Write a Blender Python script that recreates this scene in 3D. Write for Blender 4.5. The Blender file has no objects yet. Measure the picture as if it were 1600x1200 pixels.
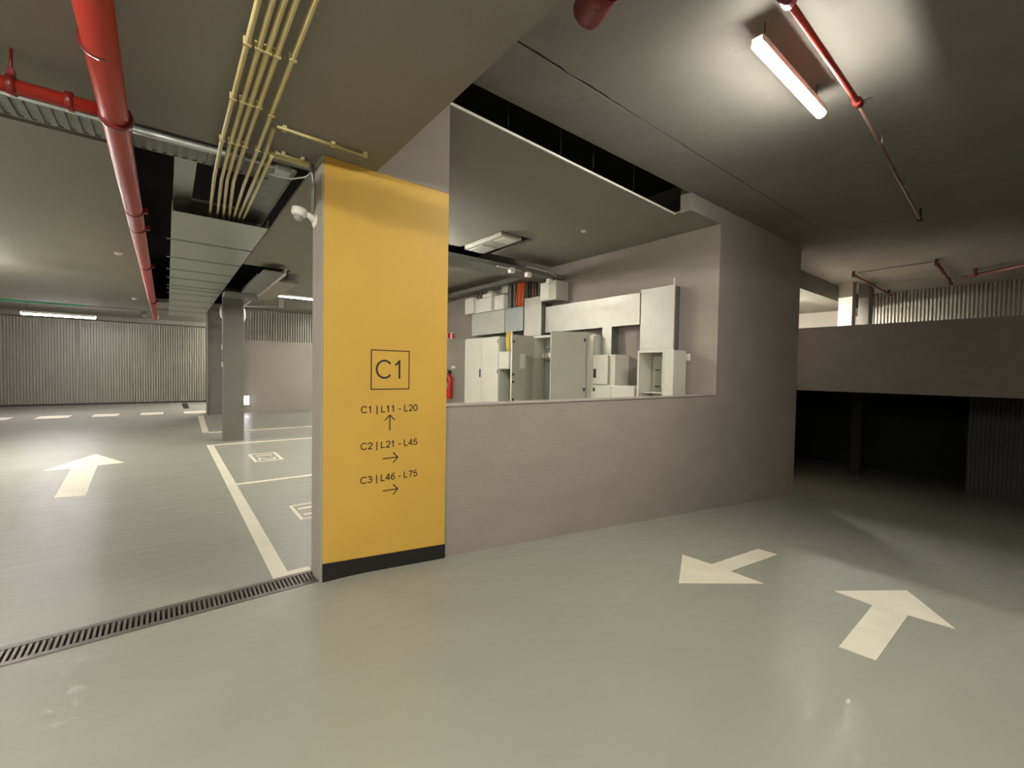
import bpy, bmesh, math, random
from mathutils import Vector, Matrix
random.seed(7)
S = bpy.context.scene
COL = S.collection

# ------------------------------------------------------------------ camera, world, exposure
FPX, PITCH, ROLL, YAW = 681.27, -.0279, .017, .6693
cy, sy, cp, sp = math.cos(YAW), math.sin(YAW), math.cos(PITCH), math.sin(PITCH)
fwd = Vector((sy*cp, cy*cp, sp)); rgt = Vector((cy, -sy, 0)); upv = rgt.cross(fwd)
R_ = rgt*math.cos(ROLL) + upv*math.sin(ROLL); U_ = upv*math.cos(ROLL) - rgt*math.sin(ROLL)
cd = bpy.data.cameras.new('camera'); cd.sensor_width = 36; cd.lens = 36*FPX/1600; cd.clip_start = .05; cd.clip_end = 200
cam = bpy.data.objects.new('camera', cd); COL.objects.link(cam)
m = Matrix((R_, U_, -fwd)).transposed().to_4x4(); m.translation = (0, 0, 1.5); cam.matrix_world = m
S.camera = cam
w = bpy.data.worlds.new('world'); S.world = w; w.use_nodes = True
w.node_tree.nodes['Background'].inputs[0].default_value = (.5, .5, .5, 1)
w.node_tree.nodes['Background'].inputs[1].default_value = 0.0
S.view_settings.view_transform = 'Standard'; S.view_settings.look = 'None'
S.view_settings.gamma = 1; S.view_settings.use_curve_mapping = False
S.view_settings.exposure = 2.25
S.cycles.use_denoising = True
S.cycles.max_bounces = 10; S.cycles.diffuse_bounces = 6
S.cycles.caustics_reflective = False; S.cycles.caustics_refractive = False
S.cycles.sample_clamp_indirect = 4.0

WARM = (1, .985, .89); VIOL = (1, .95, .98)
# lamps: (x0, y0, x1, y1, z underside, colour, radiance, label, ceiling height above)
E_RIGHT = 62; E_BACK = 205; E_LEFT = 125; E_ROOM = 78; E_FAR = 370

# ------------------------------------------------------------------ materials
def lin(c):
    return tuple(((v/255)/12.92 if v/255 <= .04045 else ((v/255+.055)/1.055)**2.4) for v in c) + (1,)
MATS = {}
def mat(name, rgb, rough=.6, metal=0, noise=.12, nscale=3, bump=0, bscale=40, emit=None, estr=0, rvar=0, stretch=None, spec=.5, coat=0, bdist=.01):
    if name in MATS: return MATS[name]
    M = bpy.data.materials.new(name); M.use_nodes = True; nt = M.node_tree; b = nt.nodes['Principled BSDF']
    c = lin(rgb)
    b.inputs['Base Color'].default_value = c; b.inputs['Roughness'].default_value = rough; b.inputs['Metallic'].default_value = metal
    b.inputs['Specular IOR Level'].default_value = spec
    if coat: b.inputs['Coat Weight'].default_value = coat; b.inputs['Coat Roughness'].default_value = .05
    tc = nt.nodes.new('ShaderNodeTexCoord'); mp = nt.nodes.new('ShaderNodeMapping')
    nt.links.new(tc.outputs['Object'], mp.inputs['Vector'])
    if stretch: mp.inputs['Scale'].default_value = stretch
    if noise:
        n = nt.nodes.new('ShaderNodeTexNoise'); n.inputs['Scale'].default_value = nscale; n.inputs['Detail'].default_value = 6
        nt.links.new(mp.outputs[0], n.inputs['Vector'])
        r = nt.nodes.new('ShaderNodeMapRange'); r.inputs['From Min'].default_value = .3; r.inputs['From Max'].default_value = .7
        r.inputs['To Min'].default_value = 1-noise; r.inputs['To Max'].default_value = 1+noise
        nt.links.new(n.outputs['Fac'], r.inputs['Value'])
        mx = nt.nodes.new('ShaderNodeVectorMath'); mx.operation = 'SCALE'; mx.inputs[0].default_value = c[:3]
        nt.links.new(r.outputs[0], mx.inputs['Scale']); nt.links.new(mx.outputs[0], b.inputs['Base Color'])
        if rvar:
            r2 = nt.nodes.new('ShaderNodeMapRange'); r2.inputs['From Min'].default_value = .3; r2.inputs['From Max'].default_value = .7
            r2.inputs['To Min'].default_value = rough-rvar; r2.inputs['To Max'].default_value = rough+rvar
            nt.links.new(n.outputs['Fac'], r2.inputs['Value']); nt.links.new(r2.outputs[0], b.inputs['Roughness'])
    if bump:
        n2 = nt.nodes.new('ShaderNodeTexNoise'); n2.inputs['Scale'].default_value = bscale; n2.inputs['Detail'].default_value = 5
        nt.links.new(mp.outputs[0], n2.inputs['Vector'])
        bp = nt.nodes.new('ShaderNodeBump'); bp.inputs['Strength'].default_value = bump; bp.inputs['Distance'].default_value = bdist
        nt.links.new(n2.outputs['Fac'], bp.inputs['Height'])
        if not coat: nt.links.new(bp.outputs[0], b.inputs['Normal'])
        else: nt.links.new(bp.outputs[0], b.inputs['Coat Normal'])
    if emit:
        b.inputs['Emission Color'].default_value = tuple(emit)+(1,); b.inputs['Emission Strength'].default_value = estr
    MATS[name] = M; return M

FLOOR = mat('floor_epoxy', (152, 151, 138), .52, noise=.04, nscale=1.1, bump=1, bscale=6, stretch=(.6, 1.8, 1), spec=.35, coat=.3, bdist=.022)
RAMP = mat('ramp_epoxy', (152, 151, 138), .5, noise=.04, nscale=1.3, bump=1, bscale=4.5, stretch=(1.5, .7, 1), spec=.35, coat=.35, bdist=.02)
CEIL = mat('ceiling_paint', (126, 121, 112), .85, noise=.05, nscale=1.2, bump=.12, bscale=25)
CEILR = mat('ceiling_concrete', (122, 118, 110), .8, noise=.08, nscale=1.6, bump=.6, bscale=9)
BOARD = mat('ceiling_board', (142, 137, 126), .8, noise=.04, nscale=.8)
WALL = mat('wall_paint', (150, 141, 131), .8, noise=.06, nscale=1.3, bump=.35, bscale=18, stretch=(1, 1, 3))
WALLL = mat('wall_paint_light', (158, 150, 140), .8, noise=.05, nscale=1.2, bump=.2, bscale=20)
COLM = mat('column_paint', (110, 106, 96), .6, noise=.05)
YEL = mat('yellow_paint', (202, 160, 68), .55, noise=.04, nscale=2, bump=.2, bscale=25)
BLACK = mat('black_paint', (22, 22, 20), .5, noise=.1)
INK = mat('lettering_ink', (40, 28, 12), .6, noise=0)
WHITE = mat('road_paint', (226, 216, 196), .5, noise=.06, nscale=4, bump=.15, bscale=60)
CORR = mat('corrugated_steel', (140, 135, 122), .45, metal=.25, noise=.05)
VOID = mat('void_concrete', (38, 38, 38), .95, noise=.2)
GALV = mat('galvanised_steel', (176, 180, 172), .42, metal=.75, noise=.1, nscale=7, rvar=.08)
GALVD = mat('galvanised_tray', (128, 130, 122), .5, metal=.6, noise=.12, nscale=9)
ZINC = mat('bright_zinc_cover', (192, 189, 178), .5, metal=.4, noise=.08, nscale=4, rvar=.08)
REDP = mat('red_pipe_paint', (168, 48, 36), .5, noise=.06)
REDD = mat('dark_red_coupling', (112, 18, 16), .4, noise=.1, coat=.15)
COND = mat('cream_conduit', (198, 182, 130), .45, noise=.08, nscale=12)
CAB = mat('cabinet_enamel', (205, 202, 188), .45, noise=.03)
CABG = mat('cabinet_grey', (186, 183, 168), .42, noise=.03)
CABI = mat('cabinet_interior', (178, 186, 182), .45, noise=.05)
WPL = mat('white_plastic', (226, 222, 212), .4, noise=.03)
BPL = mat('black_plastic', (25, 25, 25), .4, noise=0)
ORG = mat('orange_cable', (205, 84, 28), .5, noise=.1)
YCAB = mat('yellow_cable', (226, 196, 92), .5, noise=.05)
DRAIN = mat('drain_steel', (112, 105, 97), .45, metal=.5, noise=.15, nscale=20)
DRAINB = mat('drain_channel', (22, 20, 19), .9, noise=.1)
GREEN = mat('green_pipe', (60, 170, 120), .4, noise=.05)
BROWN = mat('rusty_red_pipe', (112, 62, 50), .6, noise=.1)
REDX = mat('extinguisher_red', (188, 20, 18), .3, noise=0, coat=.4)
def lampmat(n, c, s): return mat(n, (240, 240, 235), .4, noise=0, emit=c, estr=s)

# ------------------------------------------------------------------ mesh building
class MB:
    def __init__(s): s.bm = bmesh.new()
    def box(s, x0, x1, y0, y1, z0, z1, bev=0):
        r = bmesh.ops.create_cube(s.bm, size=1)
        for v in r['verts']:
            v.co = Vector(((x0+x1)/2+v.co.x*(x1-x0), (y0+y1)/2+v.co.y*(y1-y0), (z0+z1)/2+v.co.z*(z1-z0)))
        if bev:
            es = list({e for v in r['verts'] for e in v.link_edges})
            bmesh.ops.bevel(s.bm, geom=es, offset=bev, segments=2, affect='EDGES', profile=.5)
        return s
    def obox(s, a, b, wd, th, up=(0, 0, 1)):          # box along a-b
        a, b = Vector(a), Vector(b); d = (b-a); L = d.length; d.normalize(); u = Vector(up)
        sd = d.cross(u).normalized(); u = sd.cross(d)
        vs = []
        for t in (a, b):
            for i, j in ((-1, -1), (1, -1), (1, 1), (-1, 1)): vs.append(s.bm.verts.new(t+sd*i*wd/2+u*j*th/2))
        for f in ((3, 2, 1, 0), (4, 5, 6, 7), (0, 1, 5, 4), (1, 2, 6, 5), (2, 3, 7, 6), (3, 0, 4, 7)): s.bm.faces.new([vs[k] for k in f])
        return s
    def prism(s, pts, z0, z1):                          # plan polygon
        n = len(pts)
        z0f = z0 if callable(z0) else (lambda x, y: z0); z1f = z1 if callable(z1) else (lambda x, y: z1)
        lo = [s.bm.verts.new((x, y, z0f(x, y))) for x, y in pts]; hi = [s.bm.verts.new((x, y, z1f(x, y))) for x, y in pts]
        s.bm.faces.new(list(reversed(lo))); s.bm.faces.new(hi)
        for i in range(n): j = (i+1) % n; s.bm.faces.new([lo[i], lo[j], hi[j], hi[i]])
        return s
    def prismY(s, pts, y0, y1):                         # x-z polygon extruded along y
        n = len(pts)
        a = [s.bm.verts.new((x, y0, z)) for x, z in pts]; b = [s.bm.verts.new((x, y1, z)) for x, z in pts]
        s.bm.faces.new(a); s.bm.faces.new(list(reversed(b)))
        for i in range(n): j = (i+1) % n; s.bm.faces.new([a[j], a[i], b[i], b[j]])
        return s
    def tube(s, pts, r, seg=12, rad=None):
        pts = [Vector(p) for p in pts]; rings = []; prev = None
        for i, p in enumerate(pts):
            d = (pts[min(i+1, len(pts)-1)]-pts[max(i-1, 0)]).normalized()
            u = Vector((0, 0, 1)) if abs(d.z) < .9 else Vector((1, 0, 0))
            if prev is not None: u = prev
            sd = d.cross(u).normalized(); u = sd.cross(d).normalized(); prev = u
            rr = rad[i] if rad else r
            rings.append([s.bm.verts.new(p+(sd*math.cos(t)+u*math.sin(t))*rr) for t in [2*math.pi*k/seg for k in range(seg)]])
        for a, b in zip(rings, rings[1:]):
            for k in range(seg):
                f = s.bm.faces.new([a[k], a[(k+1) % seg], b[(k+1) % seg], b[k]]); f.smooth = True
        s.bm.faces.new(list(reversed(rings[0]))); s.bm.faces.new(rings[-1])
        return s
    def build(s, name, M, parent=None):
        bmesh.ops.recalc_face_normals(s.bm, faces=s.bm.faces)
        me = bpy.data.meshes.new(name); s.bm.to_mesh(me); s.bm.free()
        me.materials.append(M)
        o = bpy.data.objects.new(name, me); COL.objects.link(o)
        if parent is not None:
            o.parent = parent; o.matrix_parent_inverse = Matrix.Translation(parent.location).inverted()
        return o
def tag(o, label=None, cat=None, group=None, kind=None):
    if label: o['label'] = label
    if cat: o['category'] = cat
    if group: o['group'] = group
    if kind: o['kind'] = kind
    return o
def empty(name, loc, label, cat, group=None):
    o = bpy.data.objects.new(name, None); COL.objects.link(o); o.location = loc; o.empty_display_size = .1
    bpy.context.view_layer.update()
    return tag(o, label, cat, group)
def box(*a, bev=0): return MB().box(*a, bev=bev)
def arc(c, r, a0, a1, n, ax, ay):                       # points on an arc in the plane of unit vectors ax, ay
    c, ax, ay = Vector(c), Vector(ax), Vector(ay)
    return [c+ax*math.cos(a0+(a1-a0)*i/n)*r+ay*math.sin(a0+(a1-a0)*i/n)*r for i in range(n+1)]
def share(src, name, parent, loc):                      # copy sharing mesh data
    o = src.copy(); o.name = name; COL.objects.link(o); o.parent = parent; o.location = loc; return o

SL = .0925; X0 = .84
def rz(x, y=0):                                         # floor height: level, a soft .4 m crest, then the ramp
    if x < X0: return 0
    return -SL*(x-X0)**2/.8 if x < X0+.4 else -SL*(x-X0-.2)
PY, PXL, PXR = 3.18, .834, 1.824                        # pillar face plane, left and right edges
ZL, ZR, ZF = 2.955, 3.966, 3.73                         # left slab, right slab, hung ceiling

# ------------------------------------------------------------------ setting: floors
fl = MB().box(-8, X0, -6, 3.208, -.25, 0).box(-8, -1.6, 3.208, 3.427, -.25, 0).box(-8, 7, 3.427, 22.8, -.25, 0)
floor = fl.build('floor', FLOOR); tag(floor, 'glossy light grey painted concrete floor of the parking level', kind='structure')
xs_ = [X0+.05*i for i in range(9)]+[24]
rp = MB().prismY([(24, -2.9), (X0, -.25)]+[(x, rz(x)) for x in xs_], -6, 3.3)
rp.prismY([(24, -2.9), (9.56, -1.5), (9.56, rz(9.56)), (24, rz(24))], 3.3, 9)
ramp = rp.build('floor_ramp', FLOOR); tag(ramp, 'grey painted floor of the ramp falling away to the dark right', kind='structure')

# ------------------------------------------------------------------ setting: ceilings
XH = 1.215
c = MB().box(-8, XH, -6, 3.5, ZL, 3.3)
c.prismY([(XH, ZL), (PXR, ZR), (PXR, 4.3), (XH, 4.3)], -6, PY+.02)
c.box(XH, PXR, PY+.02, 3.5, ZL, 3.3)
tag(c.build('ceiling', CEIL), 'low dark grey painted slab over the entrance lane with a sloping edge', kind='structure')
rj = random.Random(5)
jag = [(PXR, 2.60)]+[(1.95+.11*i, 2.612-rj.random()*(.02 if i < 14 else .003)) for i in range(40)]+[(9.7, 2.616), (24, 2.616)]
c = MB().prism([(24, -6), (PXR, -6)]+jag, ZR, 4.4).box(PXR, 9.7, 2.62, 3.22, ZR, 4.4)
c.box(9.7, 24, 2.616, 3.85, ZR, 4.4)
tag(c.build('ceiling_ramp', CEILR), 'higher rough grey concrete slab over the ramp', kind='structure')
# rough joint along the slab strip
for i, (a, b) in enumerate((((1.95, 2.6), (2.5, 2.64)), ((2.5, 2.64), (3.4, 2.6)), ((3.4, 2.6), (5.4, 2.7)))):
    pass
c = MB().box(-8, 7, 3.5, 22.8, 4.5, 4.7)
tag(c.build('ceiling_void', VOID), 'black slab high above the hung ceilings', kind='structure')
TH = .025
tag(box(-8, -.27, 4.2, 15.9, 3.05, 3.05+TH).build('ceiling_hung_left', BOARD), 'flat grey hung ceiling left of the red pipe', kind='structure')
c = MB().box(.9, 1.95, 3.55, 4.3, 3.05, 3.05+TH).box(.9, 2.4, 4.3, 7.7, 3.05, 3.05+TH).box(1.55, 2.4, 7.7, 9.05, 3.05, 3.05+TH)
c.box(2.38, 2.4, 4.3, 9.05, 3.05+TH, 4.5).box(1.93, 1.95, 3.55, 4.3, 3.05+TH, 4.5)
tag(c.build('ceiling_hung_bays', BOARD), 'flat grey hung ceiling over the parking bays behind the yellow pillar', kind='structure')
c = MB()
zf = (ZF, ZF+TH)
c.prism([(1.84, 3.255), (5.55, 3.43), (5.55, 4.3), (1.96, 4.3), (1.84, 3.5)], *zf).box(5.55, 6.4, 3.36, 4.3, *zf)
c.box(5.57, 6.4, 3.2, 3.36, ZF, ZR+.1).box(2.42, 6.4, 4.3, 5.6, *zf).box(2.42, 4.15, 5.6, 6.8, *zf).box(4.85, 6.4, 5.6, 6.8, *zf).box(3.25, 6.4, 7.7, 11.2, *zf)
tag(c.build('ceiling_hung_switch_room', BOARD), 'flat grey hung ceiling above the electrical cabinets', kind='structure')
tag(MB().prism([(1.84, 3.24), (5.55, 3.415), (5.55, 3.43), (1.84, 3.255)], ZF-.008, ZF+.01).build('trim_1', WPL), 'thin pale edge strip of the hung ceiling above the low wall', kind='structure')
c = MB().box(-8, 1.5, 15.9, 22.8, 3.3, 3.4).box(1.5, 7, 17.2, 22.8, 3.3, 3.4)
tag(c.build('ceiling_back', CEIL), 'grey slab over the far dashed line', kind='structure')
tag(box(1.5, 6.4, 10.75, 16.95, 3.46, 3.5).build('ceiling_bays_back', BOARD), 'grey ceiling in front of the bay wall', kind='structure')
tag(box(-8, 6.4, 21.9, 22.55, 3.14, 3.3).build('trim_3', CEIL), 'grey soffit over the top of the far corrugated wall', kind='structure')

# ------------------------------------------------------------------ setting: walls
def wall(name, M, label, *boxes):
    b = MB()
    for q in boxes: b.box(*q)
    return tag(b.build(name, M), label, kind='structure')
w = MB()
w.prismY([(PXR, rz(PXR)-.1), (6.4, rz(6.4)-.1), (6.4, 1.2), (PXR, 1.2)], 3.2, 3.36)
w.prismY([(6.4, rz(6.4)-.1), (9.56, rz(9.56)-.1), (9.56, ZR+.02), (6.4, ZR+.02)], 3.2, 3.36)
tag(w.build('wall_ramp', WALL), 'grey painted wall along the ramp with a long opening above a low parapet', kind='structure')
tag(box(PXR, 6.4, 3.19, 3.37, 1.2, 1.212).build('trim_2', WALLL), 'pale ledge capping the low wall', kind='structure')
wall('wall_switch_room', WALL, 'grey wall carrying the electrical cabinets', (6.4, 6.6, 3.36, 17, -.05, 4.5))
wall('wall_ramp_end', WALL, 'dark end face of the wall beside the ramp', (9.36, 9.56, 3.36, 9, -1.1, 4.4))
wall('wall_bays', WALLL, 'plain grey wall closing the parking bays', (1.3, 6.4, 17, 17.2, -.05, 2.42))
wall('wall_side', WALLL, 'grey side wall of the lane', (-8.2, -8, -6, 22.8, -.1, 4.6))
wall('wall_rear', WALLL, 'grey wall behind the entrance', (-8, 24, -6.2, -6, -2.4, 4.4))
wall('wall_ramp_far', WALLL, 'pale far wall of the upper level', (19, 19.2, 3.7, 14, 1.3, 4.4), (9.4, 24, 9, 9.2, -2.4, 4.6))
wall('wall_bays_side', WALLL, 'grey side wall behind the bays', (6.4, 6.6, 17.2, 22.6, -.05, 3.4))
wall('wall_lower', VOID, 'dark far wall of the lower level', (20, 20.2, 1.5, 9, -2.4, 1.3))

def corrugated(name, p0, p1, z0, z1, face, parent=None, pitch=.078, dep=.05, M=CORR):
    p0, p1 = Vector((*p0, 0)), Vector((*p1, 0)); L = (p1-p0).length; d = (p1-p0)/L; nrm = Vector(face)
    n = max(1, round(L/pitch)); st = L/n; prof = []
    for i in range(n):
        for t, h in ((0, 0), (.1, 1), (.58, 1), (.68, 0)): prof.append((st*(i+t), h))
    prof.append((L, 0)); bm = bmesh.new(); a = []; b = []
    for t, h in prof:
        q = p0+d*t+nrm*h*dep; a.append(bm.verts.new((q.x, q.y, z0))); b.append(bm.verts.new((q.x, q.y, z1)))
    for i in range(len(a)-1): bm.faces.new([a[i], a[i+1], b[i+1], b[i]])
    me = bpy.data.meshes.new(name); bm.to_mesh(me); bm.free(); me.materials.append(M)
    o = bpy.data.objects.new(name, me); COL.objects.link(o)
    if parent: o.parent = parent
    return o
wb = wall('wall_back', VOID, 'wall of vertical grey corrugated sheets at the far end of the lane', (-8, 6.6, 22.66, 22.9, -.1, 3.4))
for a, b in ((-8, -5.35), (-5.33, -2.62), (-2.6, 1.6), (1.62, 4.4), (4.42, 6.6)):
    corrugated('corrugated_sheet', (a, 22.65), (b, 22.65), .06, 3.3, (0, -1, 0), wb)
box(-2.64, -2.58, 22.6, 22.64, .06, 3.3).build('joint_strip', WALLL, wb)
tag(box(-8, 6.4, 22.6, 22.64, 0, .06).build('baseboard_back', BLACK), 'black strip at the foot of the corrugated wall', kind='structure')
wbb = wall('wall_bays_upper', VOID, 'strip of bright corrugated sheet above the plain bay wall', (1.3, 6.4, 17.06, 17.2, 2.42, 3.6))
corrugated('corrugated_sheet', (1.3, 17.05), (6.4, 17.05), 2.42, 3.46, (0, -1, 0), wbb)
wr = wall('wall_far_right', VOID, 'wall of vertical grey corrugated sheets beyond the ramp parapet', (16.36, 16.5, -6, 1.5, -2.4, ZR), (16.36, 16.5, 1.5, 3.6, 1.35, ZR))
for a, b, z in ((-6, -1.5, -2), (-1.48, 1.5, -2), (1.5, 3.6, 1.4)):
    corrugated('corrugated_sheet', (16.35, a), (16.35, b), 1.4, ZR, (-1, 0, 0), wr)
    if a < 1: corrugated('corrugated_sheet', (16.35, a), (16.35, b), -2, 1.19, (-1, 0, 0), wr, M=mat('shaded_sheet', (66, 66, 60), .6))  # same sheets below the deck, lower-level shade put into a darker colour

# upper level deck and its parapet
up_ = MB().box(11.5, 11.7, -6, 9, 1.19, 2.62).box(11.7, 24, -6, 9, 1.19, 1.4)
tag(up_.build('wall_parapet', mat('parapet_shaded', (104, 98, 90), .85, noise=.08)), 'shaded grey parapet of the upper level crossing above the ramp', kind='structure')  # darker than the walls: shade on the parapet is put into its colour
tag(box(9.9, 24, 3.85, 4.35, 3.55, ZR+.4).build('ceiling_beam', COLM), 'dark concrete beam under the far right ceiling', kind='structure')
tag(box(9.56, 24, 4.35, 9, 3.9, 4.4).build('ceiling_upper', WALLL), 'pale ceiling beyond the beam on the upper level', kind='structure')

# ------------------------------------------------------------------ yellow pillar
p = tag(MB().box(PXL, PXR, PY+.004, 3.42, -.2, ZL+.02, bev=.004).box(XH, PXR-.004, PY+.004, 3.4, ZL, ZR+.1).build('pillar', WALLL),
        'wide grey pillar whose front is painted yellow and reads C1', 'pillar')
def skin(z0a, z0b, z1a, z1b, xa=PXL+.014, xb=PXR-.002, yy=(PY, PY+.004)):
    return MB().prismY([(xa, z0a), (xb, z0b), (xb, z1b), (xa, z1a)], *yy)
skin(.13, .045, ZL-.002, ZL-.002).build('yellow_face', YEL, p)
skin(rz(PXL)-.01, rz(PXR)-.01, .13, .045, yy=(PY-.008, PY+.004)).build('black_skirting', BLACK, p)
box(PXL+.014, PXR-.002, PY, PY+.004, ZL, ZL+.001).build('paint_edge', YEL, p) if False else None
MB().prismY([(XH, ZL), (PXR-.002, ZL), (PXR-.002, ZR-.02)], PY, PY+.004).build('grey_gable', WALL, p)
def arcp(cx, cz, rx, rz_, a0, a1, n=14):
    return [(cx+rx*math.cos(math.radians(a0+(a1-a0)*i/n)), cz+rz_*math.sin(math.radians(a0+(a1-a0)*i/n))) for i in range(n+1)]
GL = {  # strokes in cap heights, then the advance
 'C': ([arcp(.50, .5, .45, .46, 42, 318, 22)], 1.0),
 '1': ([[(.12, .73), (.26, .82), (.38, .96)], [(.38, 0), (.38, 1)]], .776),
 '2': ([arcp(.37, .7, .27, .25, 172, -28, 12)+[(.36, .3), (.12, .08)], [(.06, .055), (.66, .055)]], .776),
 '3': ([arcp(.36, .72, .25, .225, 165, -75, 12), arcp(.36, .29, .28, .24, 88, -168, 14), [(.28, .53), (.42, .53)]], .776),
 '4': ([[(.68, .28), (.05, .28), (.50, .97)], [(.50, 0), (.50, 1)]], .776),
 '5': ([[(.62, .93), (.20, .93), (.12, .50)], arcp(.36, .32, .28, .27, 140, -160, 16)], .776),
 '6': ([arcp(.38, .31, .26, .26, 0, 360, 20), arcp(.50, .40, .39, .55, 178, 82, 8)+[(.60, .88)]], .776),
 '7': ([[(.08, .93), (.66, .93)], [(.66, .93), (.42, .55), (.30, 0)]], .776),
 '0': ([arcp(.37, .5, .28, .45, 0, 360, 24)], .776),
 'L': ([[(.13, 1), (.13, 0)], [(.10, .055), (.66, .055)]], .776),
 '|': ([[(.18, 1.02), (.18, -.25)]], .36), '-': ([[(.05, .37), (.42, .37)]], .47), ' ': ([], .388)}
def text(s, x0, x1, zb, h, name, th=.125):
    wd = sum(GL[c][1] for c in s); k = (x1-x0)/(wd-.1); q = MB(); pen = 0; lay = 0
    for ch in s:
        for line in GL[ch][0]:
            P = [(x0+(pen+u-.05)*k, zb+v*h) for u, v in line]
            for (ax, az), (bx, bz) in zip(P, P[1:]):
                dx, dz = bx-ax, bz-az; L = math.hypot(dx, dz)
                if L < 1e-6: continue
                lay = (lay+1) % 3; e = h*th*.18 if len(line) > 3 else 0
                q.obox((ax-dx/L*e, PY-.0006-lay*.00008, az-dz/L*e), (bx+dx/L*e, PY-.0006-lay*.00008, bz+dz/L*e), .0012, h*th, (-dz/L, 0, dx/L))
        pen += GL[ch][1]
    return q.build(name, INK, p)
text('C1', 1.226, 1.452, 1.432, .142, 'lettering', .1)
text('C1 | L11 - L20', 1.113, 1.562, 1.178, .051, 'lettering', .15)
text('C2 | L21 - L45', 1.113, 1.564, .907, .051, 'lettering', .15)
text('C3 | L46 - L75', 1.113, 1.566, .655, .051, 'lettering', .15)
y0, y1 = PY-.0012, PY+.0
fr = MB(); t_ = .0075; a, b, z0, z1 = 1.181, 1.489, 1.349, 1.649
fr.box(a, b, y0, y1, z0, z0+t_).box(a, b, y0, y1, z1-t_, z1).box(a, a+t_, y0, y1, z0+t_, z1-t_).box(b-t_, b, y0, y1, z0+t_, z1-t_)
fr.build('square_frame', INK, p)
def parrow(cx, cz, ang, L=.12, hw=.04):
    q = MB(); ca, sa = math.cos(ang), math.sin(ang)
    def P(u, v): return (cx+u*ca-v*sa, PY-.0006, cz+u*sa+v*ca)
    q.obox(P(-L/2, 0), P(L/2-.003, 0), .0012, .008, (ca*0-sa, 0, ca))
    for sgn in (1, -1): q.obox(P(L/2-hw, sgn*hw), P(L/2, 0), .0012, .008, (-sa, 0, ca))
    q.build('arrow', INK, p)
parrow(1.332, 1.095, math.pi/2); parrow(1.34, .825, 0); parrow(1.342, .578, 0)

# ------------------------------------------------------------------ columns
def column(x0, x1, ya, yb, z1, label):
    o = tag(box(x0, x1, ya, yb, -.05, z1, bev=.012).build('column', COLM), label, 'column'); return o
column(.89, 1.23, 10.4, 10.82, 3.08, 'slim grey square column nearest the yellow pillar, beside the parking bays')
column(1.0, 1.75, 16.45, 17.0, 3.3, 'wider grey column farther back, half hidden by the slim column')
tag(box(13.8, 14.1, 3.42, 3.72, 1.4, 4.0, bev=.01).build('column', WALLL), 'pale column standing behind the parapet beside the bright lamp', 'column')
tag(box(14.3, 14.75, 3.2, 3.42, 1.4, 4.0).build('column', COLM), 'dark pier beside the corrugated sheets above the parapet', 'column')
tag(box(15.9, 16.15, 3.62, 3.86, -1.5, 1.2).build('column', VOID), 'column blackened for shade in the unlit lower level under the parapet', 'column')  # near-black material stands in for the shade on this column

# ------------------------------------------------------------------ floor markings
def mark(name, pts, label, cat='road marking', group=None, on=None, h=.003, nudge=0):
    if on is None: on = rz if 'ramp' in label else (lambda x: 0)
    n = len(pts); b = MB().prism(pts, lambda x, y: on(x)+nudge, lambda x, y: on(x)+h+nudge)
    return tag(b.build(name, WHITE), label, cat, group)
mark('floor_arrow', [(3.28, 1.9), (3.99, 1.53), (3.995, 1.815), (5.01, 1.80), (4.99, 1.985), (4.0, 1.99), (3.97, 2.27)], 'white arrow painted on the ramp pointing left toward the pillar')
mark('floor_arrow', [(5.14, .8), (4.43, 1.15), (4.40, .885), (3.34, .83), (3.37, .65), (4.45, .68), (4.5, .43)], 'white arrow painted on the ramp pointing away to the dark lower level')
mark('floor_arrow', [(-.95, 10.05), (-1.38, 8.8), (-1.09, 8.8), (-1.0, 6.95), (-.74, 6.9), (-.82, 8.88), (-.52, 8.92)], 'white arrow on the left lane pointing to the corrugated wall')
mark('bay_line', [(.585, 3.43), (.69, 3.43), (.69, 10.1), (.585, 10.1)], 'long white line along the open ends of the parking bays')
mark('bay_line', [(.69, 3.43), (.834, 3.43), (.834, 3.5), (.69, 3.5)], 'short white line between the drain and the pillar foot')
mark('bay_line', [(.69, 9.98), (6.3, 9.98), (6.3, 10.1), (.69, 10.1)], 'white cross line in front of the slim column')
mark('bay_line', [(.69, 6.47), (5.2, 6.47), (5.2, 6.56), (.69, 6.56)], 'white cross line between the bays numbered 12 and 11')
mark('bay_line', [(.62, 12.05), (.74, 12.05), (.86, 16.3), (.72, 16.3)], 'white line beyond the slim column leading to the wider one')
mark('bay_line', [(.74, 11.95), (6.3, 11.95), (6.3, 12.1), (.74, 12.1)], 'white cross line just behind the slim column')
for i, (xa, xb) in enumerate(((-4.05, -3.35), (-2.85, -2.2), (-1.72, -1.15), (-.65, -.1), (.42, 1.1))):
    mark('dash', [(xa, 17.25), (xb, 17.25), (xb, 18.1), (xa, 18.1)],
         'white dash before the corrugated wall, %s' % ['cut by the left edge of the photo', 'second from the left', 'middle of the five', 'second from the right', 'rightmost, beside the wider column'][i],
         'road marking', 'dashed line across the far end of the lane')
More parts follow.
